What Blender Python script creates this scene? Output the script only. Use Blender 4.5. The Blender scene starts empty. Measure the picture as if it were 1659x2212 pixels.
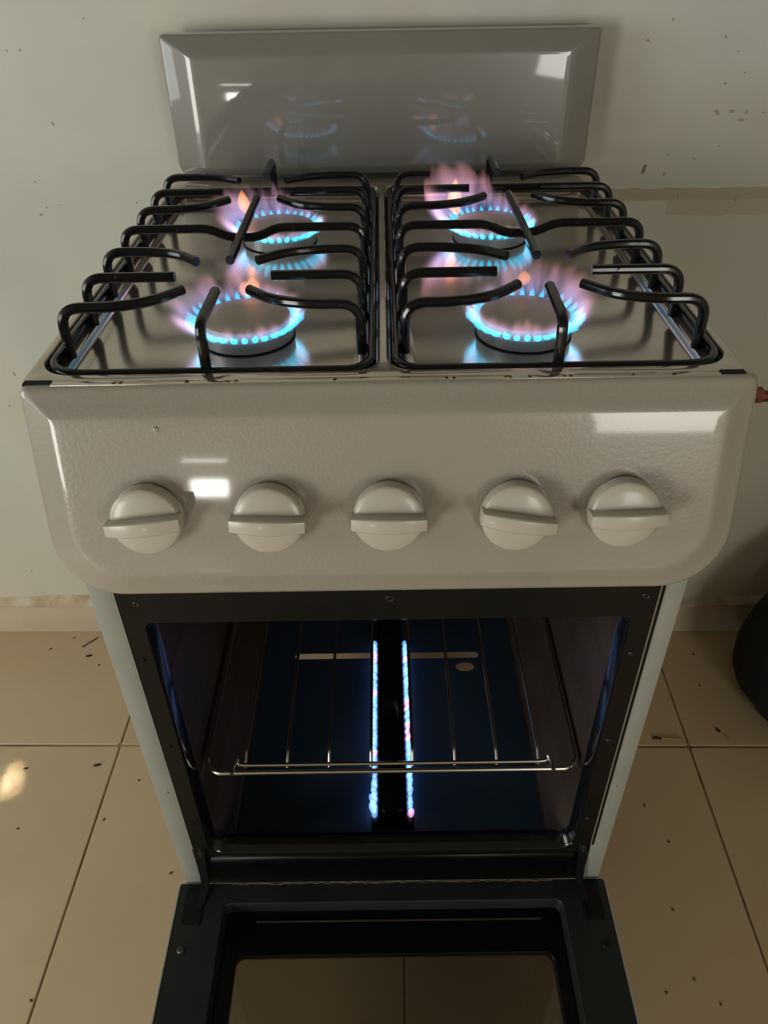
import bpy, bmesh, math, random
from mathutils import Vector, Matrix
random.seed(7)
PI = math.pi
SC = bpy.context.scene
COL = SC.collection

# ------------------------------------------------------------------ camera
W_PX, H_PX = 1659, 2212
CAM = (0.0011, -0.478, 1.0868)
PITCH, ROLL, YAW, F_PX = 0.6549, 0.0186, 0.0053, 1677.7
cd = bpy.data.cameras.new('camera')
cam = bpy.data.objects.new('camera', cd); COL.objects.link(cam)
cd.sensor_fit = 'HORIZONTAL'; cd.sensor_width = 36.0
cd.lens = 36.0 * F_PX / W_PX
cd.clip_start = 0.01
fwd = Vector((0, math.cos(PITCH), -math.sin(PITCH)))
up = Vector((0, math.sin(PITCH), math.cos(PITCH)))
rt = Vector((1, 0, 0))
rt2 = rt * math.cos(ROLL) - up * math.sin(ROLL)
up2 = rt * math.sin(ROLL) + up * math.cos(ROLL)
M3 = Matrix((rt2, up2, -fwd)).transposed()
cam.matrix_world = Matrix.Translation(CAM) @ Matrix.Rotation(YAW, 4, 'Z') @ M3.to_4x4()
SC.camera = cam

# ------------------------------------------------------------------ light
SC.view_settings.view_transform = 'Standard'
SC.view_settings.look = 'None'
SC.view_settings.exposure = 0.0
SC.view_settings.gamma = 1.0
SC.view_settings.use_curve_mapping = False
SC.cycles.transparent_max_bounces = 96
SC.cycles.max_bounces = 10
SC.cycles.sample_clamp_indirect = 4.0
world = bpy.data.worlds.new('world'); SC.world = world
world.use_nodes = True
bg = world.node_tree.nodes['Background']
bg.inputs[0].default_value = (0.62, 0.72, 0.85, 1); bg.inputs[1].default_value = 1.0

ROOM = math.radians(-1.1)
def R(x, y, z):
    c, s = math.cos(ROOM), math.sin(ROOM)
    return Vector((c * x - s * y, s * x + c * y, z))

def area(name, loc, aim, sx, sy, power, color, spread=PI):
    l = bpy.data.lights.new(name, 'AREA'); l.shape = 'RECTANGLE'
    l.size, l.size_y, l.energy, l.color, l.spread = sx, sy, power, color, spread
    o = bpy.data.objects.new(name, l); COL.objects.link(o)
    o.location = R(*loc)
    d = R(*aim) - R(*loc)
    o.rotation_euler = d.to_track_quat('-Z', 'Y').to_euler()
    return o
XL, XR, YB, YW, ZC = -1.75, 1.55, -2.75, 0.5725, 2.6       # room: left, right, rear, back wall, ceiling
WIN1 = (-0.85, 0.10, 0.62, 1.45)      # left wall opening  y0 y1 z0 z1
GLINT_HOLE = (-0.82, -0.650, 0.265, 0.355)  # made-up low opening in the rear wall for a reflected spot, x0 x1 z0 z1
FILL_HOLE = (-2.35, -1.55, 0.30, 1.20)     # added unseen opening in the left wall, further back, for fill light
WIN3 = (0.93, 1.51, 0.57, 1.30)      # rear wall window
area('window_light_left', (XL - 0.03, (WIN1[0] + WIN1[1]) / 2, (WIN1[2] + WIN1[3]) / 2), (0.0, 0.0, 1.1), 0.95, 0.83, 10.5, (0.93, 1.0, 0.97))
area('added_fill_light', (XL - 0.03, (FILL_HOLE[0] + FILL_HOLE[1]) / 2, (FILL_HOLE[2] + FILL_HOLE[3]) / 2), (0.0, -0.2, 0.6), 0.8, 0.9, 27, (1.0, 0.97, 0.89))  # added unseen fill that brightens the cooker front
area('added_floor_streak_light', (XL - 0.02, 0.10, 1.30), (-0.620, 0.262, 0), 0.10, 0.016, 0.028, (1.0, 0.93, 0.80), math.radians(1.2))  # added narrow beam that lays a bright streak on the floor
area('added_glint_light', (-0.735, YB - 0.03, 0.310), (-0.735, 0, 0.33), 0.165, 0.085, 1.7, (1.0, 0.99, 0.95))  # added unseen source for the bright spot on splashback and panel
area('added_streak_light', (-0.75, YB - 0.03, 0.445), (-0.75, 0, 0.46), 0.2, 0.012, 0.22, (1.0, 0.99, 0.95))  # added unseen slit of light for the thin reflected streak
area('window_light_rear', (1.22, YB - 0.03, 0.935), (1.05, 0, 0.75), 0.58, 0.74, 13, (1.0, 0.96, 0.87))

# ------------------------------------------------------------------ helpers
def put(name, verts, faces, mat, parent=None, smooth=35, label=None):
    me = bpy.data.meshes.new(name)
    me.from_pydata([tuple(v) for v in verts], [], faces)
    me.validate(); me.update()
    bm = bmesh.new(); bm.from_mesh(me)
    bmesh.ops.recalc_face_normals(bm, faces=bm.faces[:]); bm.to_mesh(me); bm.free()
    return link(name, me, mat, parent, smooth, label)
def link(name, me, mat, parent=None, smooth=35, label=None):
    if mat: me.materials.append(mat)
    if smooth:
        for p in me.polygons: p.use_smooth = True
        me.set_sharp_from_angle(angle=math.radians(smooth))
    o = bpy.data.objects.new(name, me); COL.objects.link(o)
    if parent: par(o, parent)
    if label: o['label'] = label
    return o
def par(o, p):
    o.parent = p
    bpy.context.view_layer.update()
    o.matrix_parent_inverse = p.matrix_world.inverted()
def thing(name, label, cat, loc=(0, 0, 0), group=None):
    o = bpy.data.objects.new(name, None); COL.objects.link(o)
    o.location = loc; o.empty_display_size = 0.02
    o['label'] = label; o['category'] = cat
    if group: o['group'] = group
    return o
def tag(o, label, cat, group=None):
    o['label'] = label; o['category'] = cat
    if group: o['group'] = group
    return o
class MB:
    """collects verts and faces"""
    def __init__(s): s.v = []; s.f = []
    def add(s, v, f):
        n = len(s.v); s.v += [tuple(x) for x in v]; s.f += [tuple(i + n for i in q) for q in f]
        return s
    def box(s, x0, x1, y0, y1, z0, z1):
        v = [(x, y, z) for x in (x0, x1) for y in (y0, y1) for z in (z0, z1)]
        return s.add(v, [(0, 1, 3, 2), (4, 6, 7, 5), (0, 4, 5, 1), (2, 3, 7, 6), (0, 2, 6, 4), (1, 5, 7, 3)])
    def put(s, name, mat, parent=None, smooth=35, label=None, bevel=0, seg=2):
        o = put(name, s.v, s.f, mat, parent, smooth, label)
        if bevel:
            bm = bmesh.new(); bm.from_mesh(o.data)
            bmesh.ops.bevel(bm, geom=[e for e in bm.edges if len(e.link_faces) == 2 and e.calc_face_angle(0) > 0.6],
                            offset=bevel, segments=seg, affect='EDGES', profile=0.5)
            bm.to_mesh(o.data); bm.free()
            if smooth:
                for p in o.data.polygons: p.use_smooth = True
                o.data.set_sharp_from_angle(angle=math.radians(smooth))
        return o
def rrect(x0, x1, y0, y1, r, n=6):
    """rounded rectangle points CCW; r = one radius or (bl, br, tr, tl)"""
    if not isinstance(r, (tuple, list)): r = (r,) * 4
    out = []
    for (cx, cy, a0, rr) in ((x0, y0, PI, r[0]), (x1, y0, -PI / 2, r[1]), (x1, y1, 0, r[2]), (x0, y1, PI / 2, r[3])):
        rr = max(rr, 1e-5)
        ox = cx + (rr if cx == x0 else -rr); oy = cy + (rr if cy == y0 else -rr)
        for k in range(n + 1):
            a = a0 + (PI / 2) * k / n
            out.append((ox + rr * math.cos(a), oy + rr * math.sin(a)))
    return out
def loft(rings, cap0=False, cap1=False, closed=True):
    v = []; f = []; n = len(rings[0])
    for r in rings: v += [tuple(p) for p in r]
    for i in range(len(rings) - 1):
        for k in range(n if closed else n - 1):
            a, b = i * n + k, i * n + (k + 1) % n
            f.append((a, b, b + n, a + n))
    if cap0: f.append(tuple(range(n - 1, -1, -1)))
    if cap1: f.append(tuple(range((len(rings) - 1) * n, len(rings) * n)))
    return v, f
def lathe(prof, n=32, c=(0, 0, 0)):
    rings = [[(c[0] + r * math.cos(2 * PI * k / n), c[1] + r * math.sin(2 * PI * k / n), c[2] + z) for k in range(n)] for r, z in prof]
    return loft(rings, prof[0][0] > 1e-6, prof[-1][0] > 1e-6)
def fillet(pts, r, n=6):
    pts = [Vector(p) for p in pts]; out = [pts[0]]
    for i in range(1, len(pts) - 1):
        a, b, c = pts[i - 1], pts[i], pts[i + 1]
        u, w = (a - b), (c - b)
        rr = min(r if not isinstance(r, (list, tuple)) else r[i - 1], u.length * 0.49, w.length * 0.49)
        p0, p1 = b + u.normalized() * rr, b + w.normalized() * rr
        for k in range(n + 1):
            t = k / n
            out.append(p0 * (1 - t) ** 2 + b * 2 * t * (1 - t) + p1 * t * t)
    out.append(pts[-1]); return out
def tube(pts, r, n=10, closed=False, caps=True):
    """sweep a circle; r = number or list per point"""
    pts = [Vector(p) for p in pts]; m = len(pts)
    rs = r if isinstance(r, (list, tuple)) else [r] * m
    tans = []
    for i in range(m):
        if closed: t = pts[(i + 1) % m] - pts[i - 1]
        else: t = pts[min(i + 1, m - 1)] - pts[max(i - 1, 0)]
        tans.append(t.normalized())
    nrm = tans[0].orthogonal().normalized(); rings = []
    for i in range(m):
        nrm = (nrm - tans[i] * nrm.dot(tans[i])).normalized()
        b = tans[i].cross(nrm)
        rings.append([pts[i] + (nrm * math.cos(2 * PI * k / n) + b * math.sin(2 * PI * k / n)) * rs[i] for k in range(n)])
    if closed:
        rings.append(rings[0]); v, f = loft(rings)
        return v, f
    return loft(rings, caps, caps)
def plate(outer, holes, fn):
    """flat plate with holes; fn maps 2d->3d. returns verts, faces"""
    bm = bmesh.new(); es = []
    for lp in [outer] + holes:
        vs = [bm.verts.new((p[0], p[1], 0)) for p in lp]
        for i in range(len(vs)):
            if (vs[i].co - vs[(i + 1) % len(vs)].co).length > 1e-9:
                es.append(bm.edges.new((vs[i], vs[(i + 1) % len(vs)])))
    bmesh.ops.triangle_fill(bm, use_beauty=True, use_dissolve=False, edges=es)
    bm.verts.index_update()
    v = [fn(p.co.x, p.co.y) for p in bm.verts]; f = [tuple(q.index for q in fc.verts) for fc in bm.faces]
    bm.free(); return v, f
def copy_mesh(o, parent, M=None):
    c = o.copy(); COL.objects.link(c)
    c.parent = parent
    c.matrix_parent_inverse = parent.matrix_world.inverted()
    if M is not None: c.matrix_basis = M
    return c

# ------------------------------------------------------------------ materials
def new_mat(name):
    m = bpy.data.materials.new(name); m.use_nodes = True
    return m, m.node_tree, m.node_tree.nodes['Principled BSDF']
def N(nt, kind, **kw):
    n = nt.nodes.new(kind)
    for k, v in kw.items():
        if k.startswith('i_'):
            key = k[2:]
            n.inputs[int(key) if key.isdigit() else key].default_value = v
        else: setattr(n, k, v)
    return n
def ramp(nt, src, stops):
    r = nt.nodes.new('ShaderNodeValToRGB'); e = r.color_ramp.elements
    while len(e) < len(stops): e.new(0.5)
    for el, (p, c) in zip(e, stops): el.position = p; el.color = (*c, 1) if len(c) == 3 else c
    nt.links.new(src, r.inputs[0]); return r.outputs[0]
def noise(nt, scale, detail=4, rough=0.5, stretch=None, coord='Object'):
    tc = nt.nodes.new('ShaderNodeTexCoord'); src = tc.outputs[coord]
    if stretch:
        mp = nt.nodes.new('ShaderNodeMapping'); mp.inputs['Scale'].default_value = stretch
        nt.links.new(src, mp.inputs[0]); src = mp.outputs[0]
    t = N(nt, 'ShaderNodeTexNoise'); t.inputs['Scale'].default_value = scale
    t.inputs['Detail'].default_value = detail; t.inputs['Roughness'].default_value = rough
    nt.links.new(src, t.inputs['Vector']); return t.outputs[0]
def bump(nt, bs, src, strength=0.1, dist=0.001):
    b = nt.nodes.new('ShaderNodeBump'); b.inputs['Strength'].default_value = strength; b.inputs['Distance'].default_value = dist
    nt.links.new(src, b.inputs['Height']); nt.links.new(b.outputs[0], bs.inputs['Normal'])
def simple(name, col, rough=0.4, metal=0.0, spec=0.5, coat=0.0, coat_rough=0.1):
    m, nt, b = new_mat(name)
    b.inputs['Base Color'].default_value = (*col, 1); b.inputs['Roughness'].default_value = rough
    b.inputs['Metallic'].default_value = metal; b.inputs['Specular IOR Level'].default_value = spec
    b.inputs['Coat Weight'].default_value = coat; b.inputs['Coat Roughness'].default_value = coat_rough
    return m
def mottled(name, c0, c1, scale, rough=0.4, bumps=None, lo=0.35, hi=0.65, **kw):
    m = simple(name, c0, rough, **kw); nt = m.node_tree; b = nt.nodes['Principled BSDF']
    nt.links.new(ramp(nt, noise(nt, scale, 5, 0.6), [(lo, c0), (hi, c1)]), b.inputs['Base Color'])
    if bumps: bump(nt, b, noise(nt, bumps[0], 3), bumps[1], bumps[2])
    return m

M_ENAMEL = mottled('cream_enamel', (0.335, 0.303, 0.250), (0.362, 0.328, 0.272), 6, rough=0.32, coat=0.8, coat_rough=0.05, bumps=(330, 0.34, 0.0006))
M_SPLASH = mottled('cream_enamel_dimmed', (0.205, 0.200, 0.172), (0.222, 0.216, 0.186), 5, rough=0.30, coat=0.9, coat_rough=0.04, bumps=(140, 0.05, 0.0006))  # same enamel as the panel, with dimmer light put into the colour
M_HOB = mottled('hob_steel', (0.52, 0.47, 0.405), (0.70, 0.63, 0.55), 9, rough=0.145, metal=0.85, coat=0.3, coat_rough=0.10, bumps=(40, 0.04, 0.001))
M_RIM = M_HOB
M_KNOB = simple('knob_plastic', (0.50, 0.458, 0.380), 0.35, coat=0.3, coat_rough=0.15)
M_SIDE = mottled('painted_side', (0.275, 0.285, 0.245), (0.315, 0.325, 0.28), 12, rough=0.55)
M_FRAME = mottled('dark_olive_enamel', (0.0045, 0.0048, 0.0036), (0.008, 0.0078, 0.0058), 14, rough=0.42, spec=0.22)
M_CAVITY = mottled('black_oven_enamel', (0.046, 0.033, 0.024), (0.064, 0.047, 0.035), 10, rough=0.36, bumps=(500, 0.05, 0.0004))
M_CAVFLOOR = simple('oven_floor_flame_glow', (0.032, 0.058, 0.095), 0.42)  # black enamel tinted blue: the flames' glow is put into the colour
M_DOOR = mottled('charcoal_enamel', (0.010, 0.0125, 0.0115), (0.016, 0.0185, 0.0165), 12, rough=0.48, spec=0.25)
M_INNER = simple('black_inner_enamel', (0.0025, 0.0025, 0.003), 0.30, spec=0.18)
M_GLOSSY = simple('glossy_black_flange', (0.006, 0.006, 0.007), 0.14, spec=0.6)
M_BLACK = simple('black_part_gap_shade', (0.003, 0.003, 0.003), 0.6, spec=0.2)  # black parts, and blocks standing for shade in gaps
M_CHROME = simple('chrome_wire', (0.88, 0.83, 0.72), 0.24, metal=1.0)
M_ALU = mottled('burner_aluminium', (0.40, 0.385, 0.36), (0.50, 0.485, 0.45), 25, rough=0.36, metal=0.45)
M_CAP = mottled('burner_cap_enamel', (0.40, 0.35, 0.30), (0.45, 0.40, 0.34), 30, rough=0.42, coat=0.3, coat_rough=0.25)
M_RUST = mottled('rust_dirt', (0.10, 0.055, 0.03), (0.20, 0.12, 0.07), 90, rough=0.85)
M_COPPER = mottled('tarnished_copper', (0.30, 0.09, 0.05), (0.12, 0.05, 0.035), 120, rough=0.55, metal=0.5)
M_CLOTH = mottled('black_cloth', (0.004, 0.004, 0.005), (0.009, 0.009, 0.010), 40, rough=0.95, bumps=(300, 0.4, 0.002))
M_SCREW = simple('screw_steel', (0.11, 0.10, 0.09), 0.4, metal=0.8)
M_CRUMB = simple('crumb_dark', (0.018, 0.014, 0.010), 0.9)
M_CRUMB2 = simple('crumb_brown', (0.12, 0.07, 0.03), 0.9)
M_STICK = simple('match_wood', (0.42, 0.30, 0.17), 0.8)

def wire_mat():
    m = simple('black_enamel_wire', (0.006, 0.006, 0.007), 0.17, spec=0.5); nt = m.node_tree; b = nt.nodes['Principled BSDF']
    n = noise(nt, 130, 5, 0.6)
    nt.links.new(ramp(nt, n, [(0.72, (0.006, 0.006, 0.007)), (0.80, (0.06, 0.055, 0.05))]), b.inputs['Base Color'])
    nt.links.new(ramp(nt, n, [(0.62, (0.14,) * 3), (0.80, (0.6,) * 3)]), b.inputs['Roughness'])
    bump(nt, b, n, 0.10, 0.0006)
    return m
M_WIRE = wire_mat()

def glass_mat():
    m = bpy.data.materials.new('tinted_door_glass'); m.use_nodes = True; nt = m.node_tree; nt.nodes.clear()
    out = N(nt, 'ShaderNodeOutputMaterial'); mix = N(nt, 'ShaderNodeMixShader')
    tr = N(nt, 'ShaderNodeBsdfTransparent'); tr.inputs[0].default_value = (0.50, 0.48, 0.41, 1)
    gl = N(nt, 'ShaderNodeBsdfGlossy'); gl.inputs['Roughness'].default_value = 0.03
    fr = N(nt, 'ShaderNodeFresnel'); fr.inputs[0].default_value = 1.5
    df = N(nt, 'ShaderNodeBsdfDiffuse'); df.inputs[0].default_value = (0.30, 0.26, 0.19, 1); mx = N(nt, 'ShaderNodeMixShader'); mx.inputs[0].default_value = 0.07
    nt.links.new(tr.outputs[0], mx.inputs[1]); nt.links.new(df.outputs[0], mx.inputs[2])
    nt.links.new(fr.outputs[0], mix.inputs[0]); nt.links.new(mx.outputs[0], mix.inputs[1]); nt.links.new(gl.outputs[0], mix.inputs[2])
    nt.links.new(mix.outputs[0], out.inputs[0]); return m
M_GLASS = glass_mat()

def flame_mat(name, col, strength):
    m = bpy.data.materials.new(name); m.use_nodes = True; nt = m.node_tree; nt.nodes.clear()
    out = N(nt, 'ShaderNodeOutputMaterial'); e = N(nt, 'ShaderNodeEmission')
    e.inputs[0].default_value = (*col, 1); e.inputs[1].default_value = strength
    nt.links.new(e.outputs[0], out.inputs['Volume']); return m
M_JET = flame_mat('flame_blue', (0.0, 0.50, 0.88), 240)
def plume_mat(name, p):
    """soft outer flame mantle: p = base height, extra height, its bearing, outward fan, its bearing, strength, seed"""
    h0, ha, hdir, fa, fdir, S, seed = p
    m = bpy.data.materials.new(name); m.use_nodes = True; nt = m.node_tree; nt.nodes.clear(); L = nt.links
    def mt(op, a, b=None, c=None, clamp=False):
        n = N(nt, 'ShaderNodeMath', operation=op); n.use_clamp = clamp
        for i, q in enumerate((a, b, c)):
            if q is None: continue
            if isinstance(q, (int, float)): n.inputs[i].default_value = q
            else: L.new(q, n.inputs[i])
        return n.outputs[0]
    tc = N(nt, 'ShaderNodeTexCoord'); sp = N(nt, 'ShaderNodeSeparateXYZ'); L.new(tc.outputs['Object'], sp.inputs[0])
    x, y, z = sp.outputs
    r = mt('MAXIMUM', mt('SQRT', mt('MULTIPLY_ADD', x, x, mt('MULTIPLY', y, y))), 0.001)
    ux, uy = mt('DIVIDE', x, r), mt('DIVIDE', y, r)
    def lobe_(deg, pw):
        c = mt('MULTIPLY_ADD', ux, math.cos(math.radians(deg)), mt('MULTIPLY', uy, math.sin(math.radians(deg))))
        return mt('POWER', mt('MULTIPLY_ADD', c, 0.5, 0.5, True), pw)
    cb = N(nt, 'ShaderNodeCombineXYZ'); L.new(mt('MULTIPLY', ux, 4.2), cb.inputs[0]); L.new(mt('MULTIPLY', uy, 4.2), cb.inputs[1]); L.new(mt('MULTIPLY_ADD', z, 22.0, seed), cb.inputs[2])
    nz = N(nt, 'ShaderNodeTexNoise'); nz.inputs['Scale'].default_value = 1.0; nz.inputs['Detail'].default_value = 2.0; L.new(cb.outputs[0], nz.inputs['Vector'])
    n1 = nz.outputs[0]
    h = mt('MULTIPLY', mt('MULTIPLY_ADD', lobe_(hdir, 3.0), ha, h0), mt('MULTIPLY_ADD', n1, 1.5, 0.25))
    t = mt('DIVIDE', z, h)
    rc = mt('MULTIPLY_ADD', mt('SQRT', mt('MAXIMUM', z, 0.0)), mt('MULTIPLY_ADD', lobe_(fdir, 3.0), fa, 0.055), 0.0375)
    w = mt('MULTIPLY_ADD', z, 0.10, 0.0034)
    d = mt('DIVIDE', mt('SUBTRACT', r, rc), w)
    g = mt('POWER', 2.718, mt('MULTIPLY', mt('MULTIPLY', d, d), -1.0))
    fade = mt('POWER', mt('SUBTRACT', 1.0, t, clamp=True), 1.1)
    low = mt('MULTIPLY_ADD', z, 170.0, 0.15, True)
    dens = mt('MULTIPLY', mt('MULTIPLY', g, mt('MULTIPLY', fade, low)), mt('MULTIPLY', mt('MULTIPLY_ADD', n1, 2.6, -0.55, True), S))
    col = ramp(nt, mt('MULTIPLY_ADD', t, 0.75, mt('MULTIPLY_ADD', n1, 0.8, -0.4)), [(0.0, (0.34, 0.44, 1.0)), (0.30, (0.74, 0.52, 0.98)), (0.62, (1.0, 0.50, 0.60)), (1.0, (1.0, 0.36, 0.20))])
    out = N(nt, 'ShaderNodeOutputMaterial'); e = N(nt, 'ShaderNodeEmission')
    L.new(col, e.inputs[0]); L.new(dens, e.inputs[1]); L.new(e.outputs[0], out.inputs['Volume'])
    m.cycles.volume_step_rate = 0.25
    return m
M_ORANGE = flame_mat('flame_orange', (1.0, 0.32, 0.08), 130)
M_OVENJET = flame_mat('flame_oven_blue', (0.20, 0.43, 1.0), 190)
M_OVENPINK = flame_mat('flame_oven_pink', (0.90, 0.42, 0.75), 170)

def wall_mat():
    m = simple('painted_plaster', (0.6, 0.6, 0.55), 0.75, spec=0.3); nt = m.node_tree; b = nt.nodes['Principled BSDF']; L = nt.links
    base = ramp(nt, noise(nt, 2.6, 3, 0.5), [(0.36, (0.53, 0.55, 0.505)), (0.64, (0.63, 0.62, 0.53))])
    stain = ramp(nt, noise(nt, 5.5, 3, 0.5), [(0.48, (0, 0, 0)), (0.70, (0.42, 0.42, 0.42))])
    mx = N(nt, 'ShaderNodeMix', data_type='RGBA'); L.new(stain, mx.inputs[0]); L.new(base, mx.inputs[6]); mx.inputs[7].default_value = (0.52, 0.45, 0.36, 1)
    # small chips
    v = N(nt, 'ShaderNodeTexVoronoi', feature='F1'); v.inputs['Scale'].default_value = 9.0
    tc = N(nt, 'ShaderNodeTexCoord'); mp = N(nt, 'ShaderNodeMapping'); mp.inputs['Scale'].default_value = (1, 1, 0.75)
    L.new(tc.outputs['Object'], mp.inputs[0]); nz = N(nt, 'ShaderNodeTexNoise'); nz.inputs['Scale'].default_value = 45
    L.new(mp.outputs[0], nz.inputs['Vector']); ad = N(nt, 'ShaderNodeVectorMath', operation='MULTIPLY_ADD')
    L.new(nz.outputs['Color'], ad.inputs[0]); ad.inputs[1].default_value = (0.018,) * 3; L.new(mp.outputs[0], ad.inputs[2]); L.new(ad.outputs[0], v.inputs['Vector'])
    chip = ramp(nt, v.outputs['Distance'], [(0.016, (1, 1, 1)), (0.030, (0, 0, 0))])
    mx2 = N(nt, 'ShaderNodeMix', data_type='RGBA'); L.new(chip, mx2.inputs[0]); L.new(mx.outputs[2], mx2.inputs[6]); mx2.inputs[7].default_value = (0.22, 0.19, 0.14, 1)
    # bare band where old paint ends (right of the cooker) and its faint mate on the left
    sep = N(nt, 'ShaderNodeSeparateXYZ'); L.new(tc.outputs['Object'], sep.inputs[0])
    wob = noise(nt, 30, 4, 0.6)
    def math_(op, a, b_=None, c=None):
        n = N(nt, 'ShaderNodeMath', operation=op)
        for i, q in enumerate((a, b_, c)):
            if q is None: continue
            if isinstance(q, (int, float)): n.inputs[i].default_value = q
            else: L.new(q, n.inputs[i])
        return n.outputs[0]
    zz = math_('MULTIPLY_ADD', wob, 0.008, sep.outputs[2])
    steps = math_('MULTIPLY', math_('GREATER_THAN', sep.outputs[0], 0.36), 0.018)
    upper = math_('LESS_THAN', zz, BAND_Z + 0.004)
    lower = math_('GREATER_THAN', zz, math_('SUBTRACT', BAND_Z - 0.012, steps))
    band = math_('MULTIPLY', math_('MULTIPLY', upper, lower), math_('GREATER_THAN', sep.outputs[0], 0.0))
    mx3 = N(nt, 'ShaderNodeMix', data_type='RGBA'); L.new(math_('MULTIPLY', band, 0.75), mx3.inputs[0]); L.new(mx2.outputs[2], mx3.inputs[6]); mx3.inputs[7].default_value = (0.40, 0.33, 0.25, 1)
    lowm = math_('MULTIPLY', math_('MULTIPLY', math_('LESS_THAN', zz, BAND_Z - 0.01), math_('GREATER_THAN', sep.outputs[0], 0.0)), 0.45)
    mx4 = N(nt, 'ShaderNodeMix', data_type='RGBA'); L.new(lowm, mx4.inputs[0]); L.new(mx3.outputs[2], mx4.inputs[6]); mx4.inputs[7].default_value = (0.56, 0.53, 0.44, 1)
    warm_low = math_('MULTIPLY', math_('SUBTRACT', 1.0, math_('DIVIDE', math_('MULTIPLY_ADD', noise(nt, 6, 3), 0.5, math_('SUBTRACT', sep.outputs[2], 0.25)), 0.75)), 0.55)  # wall colour turns warmer towards the bottom
    warm_low.node.use_clamp = True
    mx5 = N(nt, 'ShaderNodeMix', data_type='RGBA'); L.new(warm_low, mx5.inputs[0]); L.new(mx4.outputs[2], mx5.inputs[6]); mx5.inputs[7].default_value = (0.58, 0.52, 0.38, 1)
    L.new(mx5.outputs[2], b.inputs['Base Color'])
    hgt = math_('MULTIPLY_ADD', chip, -1.0, math_('MULTIPLY', noise(nt, 25, 4), 0.6))
    bump(nt, b, math_('SUBTRACT', hgt, math_('MULTIPLY', band, 0.6)), 0.35, 0.002)
    return m
BAND_Z = 0.803
M_WALL = wall_mat()
M_PLAIN = simple('plain_wall_paint', (0.42, 0.38, 0.31), 0.8)
M_CEIL = simple('ceiling_paint', (0.20, 0.18, 0.14), 0.9)
M_TRIM = simple('window_trim', (0.5, 0.48, 0.42), 0.6)
M_GROUT = mottled('brown_grout', (0.16, 0.10, 0.05), (0.46, 0.345, 0.21), 6, rough=0.9)
M_TILE = mottled('beige_tile', (0.56, 0.415, 0.25), (0.62, 0.47, 0.295), 4, rough=0.30, spec=0.4, lo=0.3, hi=0.7)
M_SKIRT = mottled('skirting_tile', (0.50, 0.41, 0.29), (0.58, 0.49, 0.37), 8, rough=0.35)

# ------------------------------------------------------------------ room
def rbox(name, x0, x1, y0, y1, z0, z1, mat, parent=None, kind='structure'):
    b = MB().box(x0, x1, y0, y1, z0, z1)
    o = b.put(name, mat, parent, smooth=0)
    o.rotation_euler = (0, 0, ROOM)
    if kind and not parent: o['kind'] = kind
    return o
def struct(o): o['kind'] = 'structure'; return o
T = 0.1
struct(rbox('wall_back', XL - T, XR + T, YW, YW + T, -T, ZC, M_WALL))
struct(rbox('ceiling', XL - T, XR + T, YB - T, YW + T, ZC, ZC + T, M_CEIL))
struct(rbox('wall_right', XR, XR + T, YB - T, YW, -T, ZC, M_PLAIN))
def wall_hole(name, along, pos0, pos1, a0, a1, holes, mat):
    """slab with rectangular holes; along 'x' spans x at y pos0..pos1, 'y' spans y at x pos0..pos1"""
    outer = [(a0, -T), (a1, -T), (a1, ZC), (a0, ZC)]
    hs = [[(h[0], h[2]), (h[1], h[2]), (h[1], h[3]), (h[0], h[3])] for h in holes]
    mb = MB()
    for p in (pos0, pos1):
        fn = (lambda a, z, p=p: (a, p, z)) if along == 'x' else (lambda a, z, p=p: (p, a, z))
        mb.add(*plate(outer, hs, fn))
    for lp in [outer] + hs:
        r = [[((a, p, z) if along == 'x' else (p, a, z)) for a, z in lp] for p in (pos0, pos1)]
        mb.add(*loft(r))
    o = mb.put(name, mat, None, smooth=0); o.rotation_euler = (0, 0, ROOM); return struct(o)
wall_hole('wall_left', 'y', XL - T, XL, YB - T, YW, [WIN1, FILL_HOLE], M_PLAIN)  # rear opening is added for the fill light
wall_hole('wall_rear', 'x', YB - T, YB, XL - T, XR + T, [GLINT_HOLE, (-0.85, -0.65, 0.439, 0.451), WIN3], M_PLAIN)  # both small low openings are made up for the reflected spot and streak
# window frames
def win_frame(name, along, p, h, t=0.03):
    a0, a1, z0, z1 = h
    mb = MB()
    for (b0, b1, c0, c1) in ((a0, a1, z0, z0 + t), (a0, a1, z1 - t, z1), (a0, a0 + t, z0 + t, z1 - t), (a1 - t, a1, z0 + t, z1 - t), ((a0 + a1) / 2 - t / 2, (a0 + a1) / 2 + t / 2, z0 + t, z1 - t)):
        if along == 'x': mb.box(b0, b1, p, p + 0.03, c0, c1)
        else: mb.box(p, p + 0.03, b0, b1, c0, c1)
    o = mb.put(name, M_TRIM, None, smooth=0); o.rotation_euler = (0, 0, ROOM); return struct(o)
win_frame('window_1', 'y', XL - 0.07, WIN1)

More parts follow.
